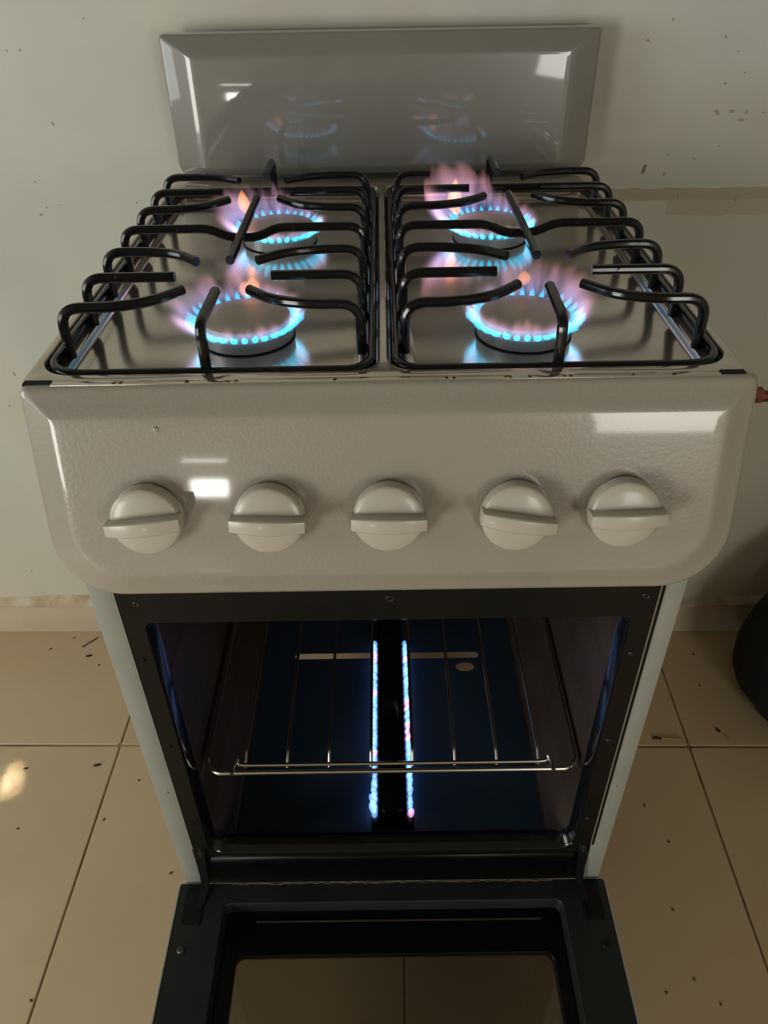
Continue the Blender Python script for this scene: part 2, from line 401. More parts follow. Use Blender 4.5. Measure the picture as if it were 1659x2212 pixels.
floor = rbox('floor', XL - T, XR + T, YB - T, YW + T, -0.10, -0.0025, M_GROUT); struct(floor)
TS, GAP = 0.4690, 0.0028
def tile_mesh(w, h):
    b = MB(); e = 0.0012
    rings = [[(x, y, z) for x, y in rrect(-w / 2 + i, w / 2 - i, -h / 2 + i, h / 2 - i, 0.003, 1)] for i, z in ((0, -0.008), (0, -e), (e * 0.4, -e * 0.3), (e, 0.0))]
    v, f = loft(rings, False, True); me = bpy.data.meshes.new('tile'); me.from_pydata(v, [], f); me.update(); me.materials.append(M_TILE); return me
full = tile_mesh(TS - GAP, TS - GAP); cut = tile_mesh(TS - GAP, YW - 0.303 - GAP - 0.002)
for ix in range(-4, 4):
    for iy in range(-1, 7):
        cx = 0.0150 + TS * (ix + 0.5)
        if iy < 0: cy, me = (0.303 + YW) / 2, cut
        else: cy, me = 0.303 - TS * (iy + 0.5), full
        o = bpy.data.objects.new('tile', me); COL.objects.link(o)
        o.parent = floor; o.location = (cx, cy, random.uniform(-0.0003, 0.0003))
        o.rotation_euler = (random.uniform(-.0006, .0006), random.uniform(-.0006, .0006), 0)
# flaked spots and nail holes in the plaster
M_CHIP = simple('bare_plaster', (0.37, 0.325, 0.25), 0.9)
CHIPS = [(-0.4496, 0.9668, 0.0016), (-0.4345, 0.9676, 0.0022), (-0.417, 0.8879, 0.0036), (-0.4591, 0.8208, 0.0016), (-0.4532, 0.7882, 0.0016), (-0.434, 0.791, 0.002), (-0.4632, 0.7788, 0.003), (-0.3325, 0.7928, 0.002), (-0.5952, 0.4905, 0.0022), (0.3007, 0.9676, 0.0026), (0.3896, 0.9696, 0.003), (0.4071, 0.9551, 0.0016), (0.421, 0.9331, 0.0016), (0.4009, 0.9222, 0.0022), (0.3982, 0.8908, 0.0066), (0.4157, 0.8921, 0.005), (0.4339, 0.8908, 0.0034), (0.4295, 0.8822, 0.0052), (0.4542, 0.8901, 0.0022), (0.3833, 0.8383, 0.0033), (0.3493, 0.8206, 0.0044), (0.3726, 0.7937, 0.0022), (0.4472, 0.7877, 0.0028), (0.3252, 0.9877, 0.0022), (0.4103, 0.8531, 0.0016), (-0.6611, 0.1475, 0.0028), (-0.3511, 0.9978, 0.0016), (0.3486, 0.8436, 0.0016)]
wb_ = bpy.data.objects['wall_back']
for x, z, r in CHIPS:
    q = random.uniform(0, PI); e = random.uniform(.45, .9); ring = []
    for k in range(10):
        t = 2 * PI * k / 10; rr = 0.72 * r * random.uniform(.75, 1.15)
        ring.append((rr * math.cos(t) * e, rr * math.sin(t)))
    ring = [(a * math.cos(q) - b * math.sin(q), a * math.sin(q) + b * math.cos(q)) for a, b in ring]
    v, f = loft([[(x + a, YW, z + b) for a, b in ring], [(x + a * .8, YW - 0.0006, z + b * .8) for a, b in ring]], False, True)
    o = put('plaster_chip', v, f, M_CHIP, None, 0); o.parent = wb_
# skirting
mb = MB()
prof = [(YW, 0.0), (YW - 0.010, 0.0), (YW - 0.010, 0.066), (YW - 0.008, 0.070), (YW, 0.071)]
rings = [[(x, y, z) for y, z in prof] for x in (XL, XR)]
mb.add(*loft(rings, True, True))
sk = mb.put('baseboard_back', M_SKIRT, None, smooth=0); sk.rotation_euler = (0, 0, ROOM); struct(sk)
mb = MB(); rings = []
for i in range(90):
    x = XL + (XR - XL) * i / 89; h = 0.079 + 0.005 * math.sin(x * 9) + random.uniform(-.0015, .0015)
    rings.append([(x, YW, 0.068), (x, YW - 0.013, 0.068), (x, YW - 0.014, 0.0725), (x, YW - 0.006, h), (x, YW, h + 0.004)])
mb.add(*loft(rings, True, True))
M_LIP = mottled('stained_plaster_lip', (0.66, 0.58, 0.45), (0.45, 0.33, 0.20), 22, rough=0.8, bumps=(60, 0.5, 0.003))
lip = mb.put('trim_1', M_LIP, None, smooth=60); lip.rotation_euler = (0, 0, ROOM); struct(lip)

# ------------------------------------------------------------------ cooker
HZ = 0.835
cooker = thing('gas_cooker', 'cream enamel four-burner gas cooker with its oven door dropped open', 'cooker', (0, 0.2, 0))
bpy.context.view_layer.update()
TILT = math.radians(13)
pn = Vector((0, -math.cos(TILT), math.sin(TILT))); pd = Vector((0, -math.sin(TILT), -math.cos(TILT)))
P0 = Vector((0, -0.002, HZ + 0.001))
def PT(u, v, w): return P0 + Vector((u, 0, 0)) + pd * v + pn * w
def pan_loft(fn, x0, x1, v0, v1, radii, prof, n=10):
    """pressed pan: prof = [(inset, w, radius_add)]"""
    rings = []
    for ins, w, ra in prof:
        rr = [max(r - ins * 0.55 + ra, 0.002) for r in radii]
        rings.append([fn(u, v, w) for u, v in rrect(x0 + ins, x1 - ins, v0 + ins, v1 - ins, rr, n)])
    return loft(rings, False, True)
def smooth_prof(pts, n=5):
    """quadratic-rounded profile through corner list (inset, w)"""
    out = []
    P = [Vector((a, b, 0)) for a, b in pts]
    q = fillet(P, [0.003] + [0.006] * (len(P) - 3) if len(P) > 3 else 0.004, n)
    return [(p.x, p.y, 0) for p in q]
# control panel (v runs downward, so the "bottom" of rrect is the top edge)
PV1 = 0.167
def bulge(back):
    pts = [(0.0, back), (0.0, -0.003)]
    for k in range(1, 7):
        a = PI / 2 * k / 7; pts.append((0.0075 * (1 - math.cos(a)), -0.003 + 0.0075 * math.sin(a)))
    return [(a, b, 0) for a, b in pts + [(0.0105, 0.0060), (0.0150, 0.0082), (0.0195, 0.0102), (0.0212, 0.01085), (0.0228, 0.0112), (0.0250, 0.0114), (0.0290, 0.0115)]]
prof = bulge(-0.024)
v, f = pan_loft(PT, -0.2510, 0.2575, 0.0, PV1, (0.007, 0.007, 0.050, 0.050), prof, 12)
panel = put('control_panel', v, f, M_ENAMEL, cooker, 50)
# paint blob on the panel
v, f = lathe([(0.0022, 0), (0.0018, 0.0008), (0.0009, 0.0012), (0, 0.0013)], 12)
bl = put('paint_blob', [PT(a - 0.157, 0.030 + b, 0.0115 + c) for a, b, c in v], f, M_ENAMEL, panel)
bl.parent = None; par(bl, panel)
# dark rear core of the panel: closes the shell
mbk = MB(); mbk.add([PT(u, v_, -0.0235) for u, v_ in rrect(-0.2495, 0.2560, 0.002, PV1 - 0.002, (0.008, 0.008, 0.048, 0.048), 6)], [tuple(range(28))])
mbk.put('panel_back', M_BLACK, panel, 0)

# knobs
KN = [(-0.169, 0.0, -5), (-0.0825, 0.0, 2), (0.0022, 0.0, 1), (0.0925, 0.0, 9), (0.1685, 0.0, -1)]
KV = [0.0935, 0.0940, 0.0940, 0.0950, 0.0935]
def knob(u, vv, rot):
    k = bpy.data.objects.new('control_knob', None); COL.objects.link(k)
    X = Vector((1, 0, 0)); Zv = pn; Y = Zv.cross(X)
    Mk = Matrix((X, Y, Zv)).transposed().to_4x4(); Mk.translation = PT(u, vv, 0.012)
    k.matrix_world = Mk @ Matrix.Rotation(math.radians(-rot), 4, 'Z')
    bpy.context.view_layer.update()
    Mw = k.matrix_world.copy()
    k.parent = cooker; k.matrix_parent_inverse = cooker.matrix_world.inverted(); k.matrix_basis = Mw
    return k
def knob_meshes():
    R0 = 0.0252
    body = lathe([(0.014, -0.002), (0.014, 0.003), (R0 - 0.001, 0.003), (R0, 0.004), (R0, 0.0135), (R0 - 0.0006, 0.0148), (R0 - 0.0022, 0.0156),
                  (R0 * 0.7, 0.0168), (R0 * 0.35, 0.0174), (0.0, 0.0176)], 48)
    # grip: a bar, front bowed, sides splayed
    rings = []; L = 0.0262
    sec = [(-0.0058, 0.012), (-0.0055, 0.0272), (-0.0047, 0.0281), (0, 0.0286), (0.0047, 0.0281), (0.0055, 0.0272), (0.0058, 0.012)]
    for i in range(13):
        t = -1 + 2 * i / 12; x = t * L; k = 1 - 0.10 * t * t; d = -0.0026 * t * t
        rings.append([(x, y * (1.0 - 0.14 * t * t) , 0.012 + (z - 0.012) * k + d * (z > 0.02)) for y, z in sec])
    grip = loft(rings, True, True)
    return body, grip
kb, kg = knob_meshes(); first = None
for (u, _, rot), vv in zip(KN, KV):
    k = knob(u, vv, rot)
    if first is None:
        a = put('knob_body', *kb, M_KNOB, None, 40); g = put('knob_grip', *kg, M_KNOB, None, 40); first = (a, g)
        # put into knob local space
        for o in (a, g): o.parent = k
    else:
        for o in first:
            c = o.copy(); COL.objects.link(c); c.parent = k

# hob plate with two recesses
HX, HY0, HY1 = 0.2515, 0.002, 0.528
RX0, RX1, RY0, RY1 = 0.0022, 0.2458, 0.0125, 0.484
def hole(s, ins=0.0):
    x0, x1 = (RX0, RX1) if s > 0 else (-RX1, -RX0)
    rad = [0.020, 0.026, 0.018, 0.014] if s > 0 else [0.026, 0.020, 0.014, 0.018]
    return rrect(x0 + ins, x1 - ins, RY0 + ins, RY1 - ins, [max(r - ins, 0.004) for r in rad], 8)
mb = MB()
outer = rrect(-HX + 0.002, HX - 0.002, HY0 + 0.001, HY1, (0.006, 0.006, 0.002, 0.002), 4)
mb.add(*plate(outer, [hole(-1), hole(1)], lambda x, y: (x, y, HZ)))
rings = [[(x, y, HZ) for x, y in outer]]
for ins, dz in ((-0.0012, -0.0006), (-0.002, -0.002), (-0.002, -0.022)):
    rings.append([(x, y, HZ + dz) for x, y in rrect(-HX + 0.002 + ins, HX - 0.002 - ins, HY0 + 0.001 + ins, HY1 - ins, (0.006, 0.006, 0.002, 0.002), 4)])
mb.add(*loft(rings))
DEPTH = -0.0145
for s in (-1, 1):
    rings = []
    for ins, dz in ((0, 0), (0.0008, -0.0004), (0.0014, -0.0016), (0.0022, -0.0056), (0.0030, -0.0068), (0.0042, -0.0072), (0.0128, -0.0076), (0.0140, -0.0080), (0.0152, -0.0125), (0.0164, -0.0140), (0.020, DEPTH)):
        rings.append([(x, y, HZ + dz) for x, y in hole(s, ins)])
    mb.add(*loft(rings, False, True))
bm = bmesh.new(); me = bpy.data.meshes.new('hob_plate'); me.from_pydata(mb.v, [], mb.f); bm.from_mesh(me)
bmesh.ops.remove_doubles(bm, verts=bm.verts[:], dist=1e-5); bmesh.ops.recalc_face_normals(bm, faces=bm.faces[:]); bm.to_mesh(me); bm.free()
hob = link('hob_plate', me, M_HOB, cooker, 40)
# front lip between hob and panel, black blocks at its ends stand for shaded gaps
MB().box(-0.2290, 0.2310, -0.0035, 0.003, HZ - 0.012, HZ + 0.0006).put('front_lip', M_RIM, hob, 35, bevel=0.0012)
for a, b in ((-0.2475, -0.2290), (0.2310, 0.2475)):
    MB().box(a, b, -0.0022, 0.0036, HZ - 0.010, HZ + 0.0010).put('corner_gap_shade', M_BLACK, hob, 0)
for i in range(16):
    x = random.uniform(-0.2, 0.2)
    v, f = lathe([(random.uniform(.0006, .0014), 0), (0.0006, 0.0004), (0, 0.0005)], 7)
    o = put('rust_spot', [(a * 1.6 + x, b * 0.5 - 0.0025 + random.uniform(0, .003), c + HZ + 0.0006) for a, b, c in v], f, M_RUST, hob)

# splashback
YS = 0.528
def SP(u, v, w): return Vector((u, YS - w, v))
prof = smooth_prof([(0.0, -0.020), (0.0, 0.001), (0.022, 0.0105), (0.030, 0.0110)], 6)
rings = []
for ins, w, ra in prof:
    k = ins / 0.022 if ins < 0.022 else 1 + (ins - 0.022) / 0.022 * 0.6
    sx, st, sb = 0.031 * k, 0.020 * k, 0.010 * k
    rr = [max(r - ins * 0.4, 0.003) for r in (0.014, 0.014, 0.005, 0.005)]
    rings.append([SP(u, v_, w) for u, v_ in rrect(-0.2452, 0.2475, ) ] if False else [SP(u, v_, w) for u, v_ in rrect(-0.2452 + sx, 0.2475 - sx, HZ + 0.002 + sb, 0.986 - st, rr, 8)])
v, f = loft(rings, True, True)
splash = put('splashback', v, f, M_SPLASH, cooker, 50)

# body
BX0, BX1, BY, BB = 0.2262, 0.2462, -0.011, 0.530
def body_side(s):
    mb = MB(); a, b = sorted((s * BX0, s * BX1))
    mb.box(a, b, BY, BB, 0.120, HZ - 0.022)
    o = mb.put('side_panel', M_SIDE, cooker, 35, bevel=0.0018)
    MB().add(*lathe([(0.0022, 0), (0.0018, 0.0007), (0, 0.0009)], 10)).v
    v, f = lathe([(0.0026, 0), (0.002, 0.0009), (0, 0.0011)], 10)
    put('rivet', [(p[0] + s * 0.2345, BY - p[2], p[1] + 0.362) for p in v], f, M_SIDE, o)
    for y in (0.03, 0.49):
        put('foot', *lathe([(0.014, 0.0), (0.016, 0.004), (0.012, 0.03), (0.012, 0.121)], 16, (s * 0.2305, y, 0)), M_BLACK, cooker)
for s in (-1, 1): body_side(s)
MB().box(-BX0, BX0, BB - 0.004, BB, 0.20, HZ - 0.022).put('rear_panel', M_SIDE, cooker, 0)

# black front frame around the oven mouth
OX, OZ0, OZ1 = 0.2075, 0.2395, 0.6125
FY = -0.0105
fo = [(-0.2252, 0.232), (0.2252, 0.232), (0.2252, HZ - 0.045), (-0.2252, HZ - 0.045)]
ring0 = rrect(-OX, OX, OZ0, OZ1, (0.02, 0.02, 0.008, 0.008), 8)
mb = MB(); mb.add(*plate(fo, [ring0], lambda x, z: (x, FY, z)))
rings = [[(x, FY, z) for x, z in ring0]]
for ins, y in ((0.0010, FY + 0.0008), (0.0022, FY + 0.0026), (0.0040, FY + 0.018)):
    rings.append([(x, y, z) for x, z in rrect(-OX + ins, OX - ins, OZ0 + ins, OZ1 - ins, (0.019, 0.019, 0.007, 0.007), 8)])
put('mouth_flange', *loft(rings), M_GLOSSY, cooker, 40)
mb.add(*loft([[(x, y, z) for x, z in fo] for y in (FY, FY + 0.02)]))
frame = mb.put('oven_front_frame', M_FRAME, cooker, 40)
# thin raised beige edging strip between frame and side panel on the right, black strip beside it for the gap's shade
MB().box(0.2252, 0.2263, FY - 0.0012, 0.0, 0.25, 0.66).put('edge_strip', simple('worn_edging', (0.20, 0.165, 0.12), 0.7), cooker, 0)
MB().box(0.2263, 0.2285, FY - 0.0016, 0.0, 0.25, 0.66).put('edge_gap_shade', M_BLACK, cooker, 0)
MB().box(-0.2263, -0.2252, FY - 0.0006, 0.0, 0.25, 0.66).put('edge_strip', M_SIDE, cooker, 0)
# screw holes / screws
def screw(x, z, mat, r=0.0026, parent=frame, name='screw'):
    v, f = lathe([(r, 0), (r, 0.0006), (r * 0.75, 0.0012), (r * 0.4, 0.0012), (r * 0.35, 0.0004), (0, 0.0004)], 14)
    return put(name, [(p[0] + x, FY - p[2], p[1] + z) for p in v], f, mat, parent)
def ring_hole(x, z, r=0.0028):
    v, f = tube([(x + r * math.cos(a), FY - 0.0002, z + r * math.sin(a)) for a in [2 * PI * k / 16 for k in range(16)]], 0.00055, 6, closed=True)
    o = put('screw_hole', v, f, M_SCREW, frame)
    put('hole', [(x + r * math.cos(2 * PI * k / 14), FY - 0.0003, z + r * math.sin(2 * PI * k / 14)) for k in range(14)], [tuple(range(14))], M_BLACK, frame, 0)
ring_hole(0.002, 0.637); ring_hole(-0.2095, 0.635, 0.0022); ring_hole(0.2150, 0.636, 0.0024)
for s in (-1, 1):
    for z in (0.566, 0.441, 0.302):
        screw(s * 0.2155 - 0.001, z, M_SCREW if s > 0 else M_FRAME, 0.002)
# oven sill: a rolled black rail below the mouth
rings = []
sp = [(0.018, 0.222), (0.018, 0.2305), (0.006, 0.2315), (-0.004, 0.2335), (-0.0105, 0.2345), (-0.0135, 0.231), (-0.0145, 0.2245), (-0.0140, 0.205), (-0.0122, 0.180), (-0.0105, 0.166), (0.0, 0.166)]
for x, k in ((-0.2255, 0), (-0.212, 0), (-0.2025, 1), (0.2025, 1), (0.212, 0), (0.2255, 0)):
    rings.append([(x, y + (0.004 if not k and y < 0 else 0), z - (0.006 if not k and z > 0.21 else 0)) for y, z in sp])
sill = put('oven_sill', *loft(rings, True, True), M_INNER, cooker, 50)
v, f = lathe([(0.0034, 0), (0.0034, 0.001), (0.0022, 0.0014), (0.0018, 0.0004), (0, 0.0004)], 14, (0.0035, 0.0035, 0.2318))
put('screw', v, f, M_RUST, sill)

# oven cavity
CY0, CY1 = FY + 0.015, 0.455
def cav_wall(s):
    pf = [(0.2070, OZ1 + 0.012), (0.2070, 0.300), (0.2070, 0.262), (0.2035, 0.254), (0.1905, 0.222), (0.1865, 0.2155), (0.183, 0.215)]
    fil = [(p.x, p.z) for p in fillet([Vector((a, 0, b)) for a, b in pf], 0.006, 3)]
    rings = [[(s * x, y, z) for x, z in fil] for y in (CY0, CY1)]
    v, f = loft(rings, closed=False)
    o = put('oven_side_wall', v, f, M_CAVITY, cooker, 30)
    # rack runner: a pressed ridge
    rr = [[(s * (0.2070 - a), y, z) for a, z in ((0, 0.360), (0.004, 0.3575), (0.005, 0.354), (0, 0.350))] for y in (0.012, CY1 - 0.01)]
    put('rack_runner', *loft(rr, True, True), M_CAVITY, o, 30)
    return o
for s in (-1, 1): cav_wall(s)
MB().box(-0.2075, 0.2075, CY1, CY1 + 0.003, 0.21, OZ1 + 0.012).put('oven_back_wall', M_CAVITY, cooker, 0)
MB().box(-0.2075, 0.2075, CY0, CY1, OZ1 + 0.010, OZ1 + 0.013).put('oven_ceiling', M_CAVITY, cooker, 0)
FZ = 0.215
slots = [rrect(-0.139, -0.024, 0.302, 0.3135, 0.0055, 5), rrect(0.024, 0.133, 0.3005, 0.3125, 0.0055, 5), [(0.111 + 0.0135 * math.cos(2 * PI * k / 18), 0.2835 + 0.0085 * math.sin(2 * PI * k / 18)) for k in range(18)]]
mb = MB(); fo2 = [(-0.186, 0.018), (0.186, 0.018), (0.186, CY1), (-0.186, CY1)]
for z in (FZ, FZ - 0.0012): mb.add(*plate(fo2, slots, lambda x, y, z=z: (x, y, z)))
for lp in slots: mb.add(*loft([[(x, y, z) for x, y in lp] for z in (FZ, FZ - 0.0012)]))
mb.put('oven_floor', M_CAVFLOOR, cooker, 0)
# oven burner: inverted channel with two rows of flame
sec = [(-0.0175, 0.2155), (-0.0185, 0.222), (-0.0175, 0.2275), (-0.012, 0.2305), (0, 0.2315), (0.012, 0.2305), (0.0175, 0.2275), (0.0185, 0.222), (0.0175, 0.2155)]
rings = [[(x + 0.0018, y, 0.2155 + (z - 0.2155) * k) for x, z in sec] for y, k in ((0.036, 0.4), (0.040, 0.95), (0.05, 1), (0.43, 1), (0.435, 0.6))]
ob = put('oven_burner', *loft(rings, True, True), M_GLOSSY, cooker, 40)
mb = MB(); mb.box(-0.0235, 0.0275, 0.028, 0.050, 0.2152, 0.219).put('burner_bracket', M_INNER, ob, 35, bevel=0.0015)
for sx in (-0.008, 0.012):
    v, f = lathe([(0.0022, 0), (0.0016, 0.001), (0, 0.0012)], 10, (sx, 0.046, 0.2306)); put('screw', v, f, M_SCREW, ob)

def blade(path, radii, n=7):
    return tube(path, radii, n)
def flame_obj(name, vf, mat, parent, M=None):
    o = put(name, *vf, mat, None, 60)
    if parent:
        o.parent = parent; o.matrix_parent_inverse = parent.matrix_world.inverted()
    return o
base = blade([(0, 0, 0), (0.002, 0, 0.0012), (0.0045, 0, 0.003), (0.0068, 0, 0.0052), (0.0082, 0, 0.0085)], [0.0012, 0.0026, 0.0030, 0.0021, 0.0002], 6)
protos = {}
for s in (-1, 1):
    n = 46
    for i in range(n):
        y = 0.0455 + (0.322 - 0.0455) * i / (n - 1)
        pink = random.random() < 0.12
        key = 'p' if pink else 'b'
        if key not in protos:
            o = put('flame_jet', *base, M_OVENPINK if pink else M_OVENJET, None, 60); protos[key] = o
        else:
            o = protos[key].copy(); COL.objects.link(o)
        o.parent = ob; o.matrix_parent_inverse = ob.matrix_world.inverted()
        k = random.uniform(0.85, 1.2) * (1.45 if (i in (1, 2, 3) and s < 0) else 1.0)
        Mx = Matrix.Translation((0.0018 + s * 0.0188, y, 0.221)) @ (Matrix.Rotation(PI, 4, 'Z') if s < 0 else Matrix()) @ Matrix.Rotation(random.uniform(-.25, .25), 4, 'Z') @ Matrix.Diagonal((0.80 * k, 2.3, k, 1))
        o.matrix_basis = Mx

# oven door, hinged down level
DZ = 0.176; DY0, DY1 = -0.0125, -0.435
door = thing('oven_door', '', 'x', (0, DY0, DZ)); del door['label']; del door['category']
bpy.context.view_layer.update(); par(door, cooker)
mb = MB()
sh_o = rrect(-0.2525, 0.2525, DY1, DY0, 0.003, 2); sh_h = rrect(-0.182, 0.182, -0.395, -0.082, 0.012, 6)
for z in (DZ - 0.040, DZ - 0.036): mb.add(*plate(sh_o, [sh_h], lambda x, y, z=z: (x, y, z)))
mb.add(*loft([[(x, y, z) for x, y in sh_h] for z in (DZ - 0.040, DZ - 0.036)]))
sh_i = rrect(-0.2513, 0.2513, DY1 + 0.0012, DY0 - 0.0005, 0.003, 2)
mb.add(*loft([[(x, y, DZ - 0.040) for x, y in sh_o], [(x, y, DZ + 0.0005) for x, y in sh_o], [(x, y, DZ + 0.0005) for x, y in sh_i], [(x, y, DZ - 0.036) for x, y in sh_i]]))
mb.put('door_shell', M_SIDE, door, 30)
mb = MB()
fr_o = rrect(-0.2512, 0.2512, DY1 + 0.0015, DY0 - 0.0002, 0.002, 4)
fr_h = rrect(-0.1965, 0.1985, -0.40, -0.036, 0.008, 4)
mb.add(*plate(fr_o, [fr_h], lambda x, y: (x, y, DZ)))
rings = [[(x, y, DZ) for x, y in fr_h]]
for ins, dz in ((0.0006, -0.0003), (0.0012, -0.0014), (0.0030, -0.016)):
    rings.append([(x, y, DZ + dz) for x, y in rrect(-0.1965 + ins, 0.1985 - ins, -0.40 + ins, -0.036 - ins, 0.0075, 4)])
mb.add(*loft(rings))
mb.put('door_frame', M_DOOR, door, 35)
mb = MB(); gz = DZ - 0.016
in_o = rrect(-0.1965, 0.1985, -0.40, -0.033, 0.004, 4); in_h = rrect(-0.1775, 0.1805, -0.385, -0.0870, 0.010, 6)
mb.add(*plate(in_o, [in_h], lambda x, y: (x, y, gz)))
mb.add(*loft([[(x, y, gz) for x, y in in_h], [(x, y, gz - 0.001) for x, y in rrect(-0.1765, 0.1795, -0.384, -0.0880, 0.010, 6)], [(x, y, gz - 0.008) for x, y in rrect(-0.1765, 0.1795, -0.384, -0.0880, 0.010, 6)]]))
inner = mb.put('inner_panel', M_INNER, door, 35)
MB().box(-0.158, 0.172, -0.052, -0.0505, gz, gz + 0.0012).put('pressed_rib', M_CAVITY, inner, 0)
v, f = loft([[(x, y, z) for x, y in rrect(-0.179, 0.182, -0.386, -0.0855, 0.010, 5)] for z in (gz - 0.009, gz - 0.0055)], True, True)
put('window_pane', v, f, M_GLASS, door, 30)
for s in (-1, 1):
    a, b = sorted((s * 0.2225, s * 0.2425))
    MB().box(a, b, -0.060, -0.0135, DZ - 0.001, DZ + 0.0004).put('hinge_slot', M_BLACK, door, 0)
    MB().box(s * 0.2215 - 0.0008, s * 0.2215 + 0.0008, -0.062, -0.026, DZ, DZ + 0.0015).put('slot_edge', M_FRAME, door, 0)
    v, f = lathe([(0.0042, 0), (0.0042, 0.0012), (0.003, 0.0022), (0.0012, 0.0022), (0.001, 0.001), (0, 0.001)], 16, (s * 0.2365, -0.088, DZ)); put('screw', v, f, M_SCREW if s < 0 else M_FRAME, door)
    # hinge arm: bent steel strap from the sill corner into the slot
    pth = fillet([(s * 0.2165, 0.008, 0.256), (s * 0.2165, -0.0135, 0.250), (s * 0.2205, -0.0175, DZ + 0.004), (s * 0.2245, -0.050, DZ - 0.003)], 0.005, 3)
    rings = []
    for p in pth: rings.append([(p.x - 0.0045, p.y - 0.001, p.z - 0.002), (p.x + 0.0045, p.y - 0.001, p.z - 0.002), (p.x + 0.0045, p.y + 0.002, p.z + 0.002), (p.x - 0.0045, p.y + 0.002, p.z + 0.002)])
    h = put('hinge_arm', *loft(rings, True, True), M_BLACK, cooker, 30)
    MB().box(s * 0.2172 - 0.0016, s * 0.2172 + 0.0016, -0.0150, -0.0125, 0.238, 0.251).put('hinge_pin', M_CHROME, h, 0)

# ------------------------------------------------------------------ pan supports
ZR, ZF, RR = HZ - 0.003, HZ + 0.0315, 0.0039
def support(cx, side):
    nm = 'black wire pan support over the %s pair of burners' % side
    g = thing('pan_support', nm, 'pan support', (cx, 0.25, ZR - RR), 'wire pan supports on the hob')
    bpy.context.view_layer.update()
    hx = 0.1150
    rad = [0.024, 0.018, 0.014, 0.016] if cx < 0 else [0.018, 0.024, 0.016, 0.014]
    ring = rrect(cx - hx, cx + hx, 0.0188, 0.4765, rad, 8)
    put('frame_rail', *tube([(x, y, ZR) for x, y in ring], RR, 12, closed=True), M_WIRE, g)
    ys = [0.055 + 0.0583 * i for i in range(7)]
    lx = hx - 0.0065
    kinds = [1, 0, -1, None, 1, 0, -1]
    for i, (y, kd) in enumerate(zip(ys, kinds)):
        if kd is None:
            pts = [(cx - lx, y, ZR - 0.004), (cx - lx, y, ZF), (cx - 0.030, y, ZF), (cx - 0.013, y, ZF - 0.0085), (cx + 0.013, y, ZF - 0.0085), (cx + 0.030, y, ZF), (cx + lx, y, ZF), (cx + lx, y, ZR - 0.004)]
            put('cross_bar', *tube(fillet(pts, [0.015, 0.012, 0.012, 0.012, 0.012, 0.015], 7), RR, 10), M_WIRE, g)
            continue
        for s in (-1, 1):
            x0 = cx + s * lx
            j = lambda a=0.002: random.uniform(-a, a)
            if kd == 0:
                pts = [(x0, y, ZR - 0.004), (x0, y, ZF), (cx + s * (0.037 + j()), y + j(.001), ZF)]
                path = fillet(pts, 0.016, 8)
            else:
                dy = 0.033 * kd if i not in (2, 6) else (-0.024 if i == 2 else -0.018)
                if kd > 0 : dy = 0.030
                pts = [(x0, y, ZR - 0.004), (x0, y, ZF), (cx + s * 0.072, y, ZF), (cx + s * 0.044, y + dy * 0.30, ZF), (cx + s * (0.0245 + j()), y + dy + j(), ZF)]
                path = fillet(pts, [0.016, 0.026, 0.016], 7)
            put('support_finger', *tube(path, RR, 10), M_WIRE, g)
    put('support_finger', *tube(fillet([(cx - 0.001, 0.0215, ZR - 0.002), (cx - 0.001, 0.0215, ZF), (cx, 0.082, ZF)], 0.010, 7), RR, 10), M_WIRE, g)
    put('support_finger', *tube(fillet([(cx, 0.4705, ZR - 0.002), (cx, 0.4705, ZF), (cx, 0.405, ZF)], 0.008, 7), RR, 10), M_WIRE, g)
    put('centre_bar', *tube([(cx + 0.001, 0.148, ZF), (cx + 0.001, 0.20, ZF), (cx + 0.001, 0.26, ZF), (cx + 0.001, 0.322, ZF)], RR, 10), M_WIRE, g)
    return g
support(-0.1245, 'left'); support(0.1245, 'right')

# ------------------------------------------------------------------ burners with flames
BR, CR, NJ = 0.0370, 0.0352, 32
Zb = HZ + DEPTH
jet_v = blade([(0, 0, -0.0010), (0.0030, 0, -0.0002), (0.0068, 0, 0.0018), (0.0102, 0, 0.0050), (0.0118, 0, 0.0092)], [0.0014, 0.0025, 0.0028, 0.0021, 0.0002], 8)
jet_in = None
plume_v = blade([(0.001, 0, 0.001), (0.004, 0, 0.004), (0.0075, 0, 0.009), (0.0095, 0, 0.0150), (0.0100, 0, 0.021), (0.0096, 0, 0.027)], [0.0018, 0.0038, 0.0050, 0.0046, 0.0030, 0.0003], 10)
proto = {}
def lobe(key, name, vf, mat, parent, M):
    if key not in proto:
        o = put(name, *vf, mat, None, 60); proto[key] = o
    else:
        o = proto[key].copy(); COL.objects.link(o)
    o.parent = parent; o.matrix_parent_inverse = parent.matrix_world.inverted(); o.matrix_basis = M
    return o
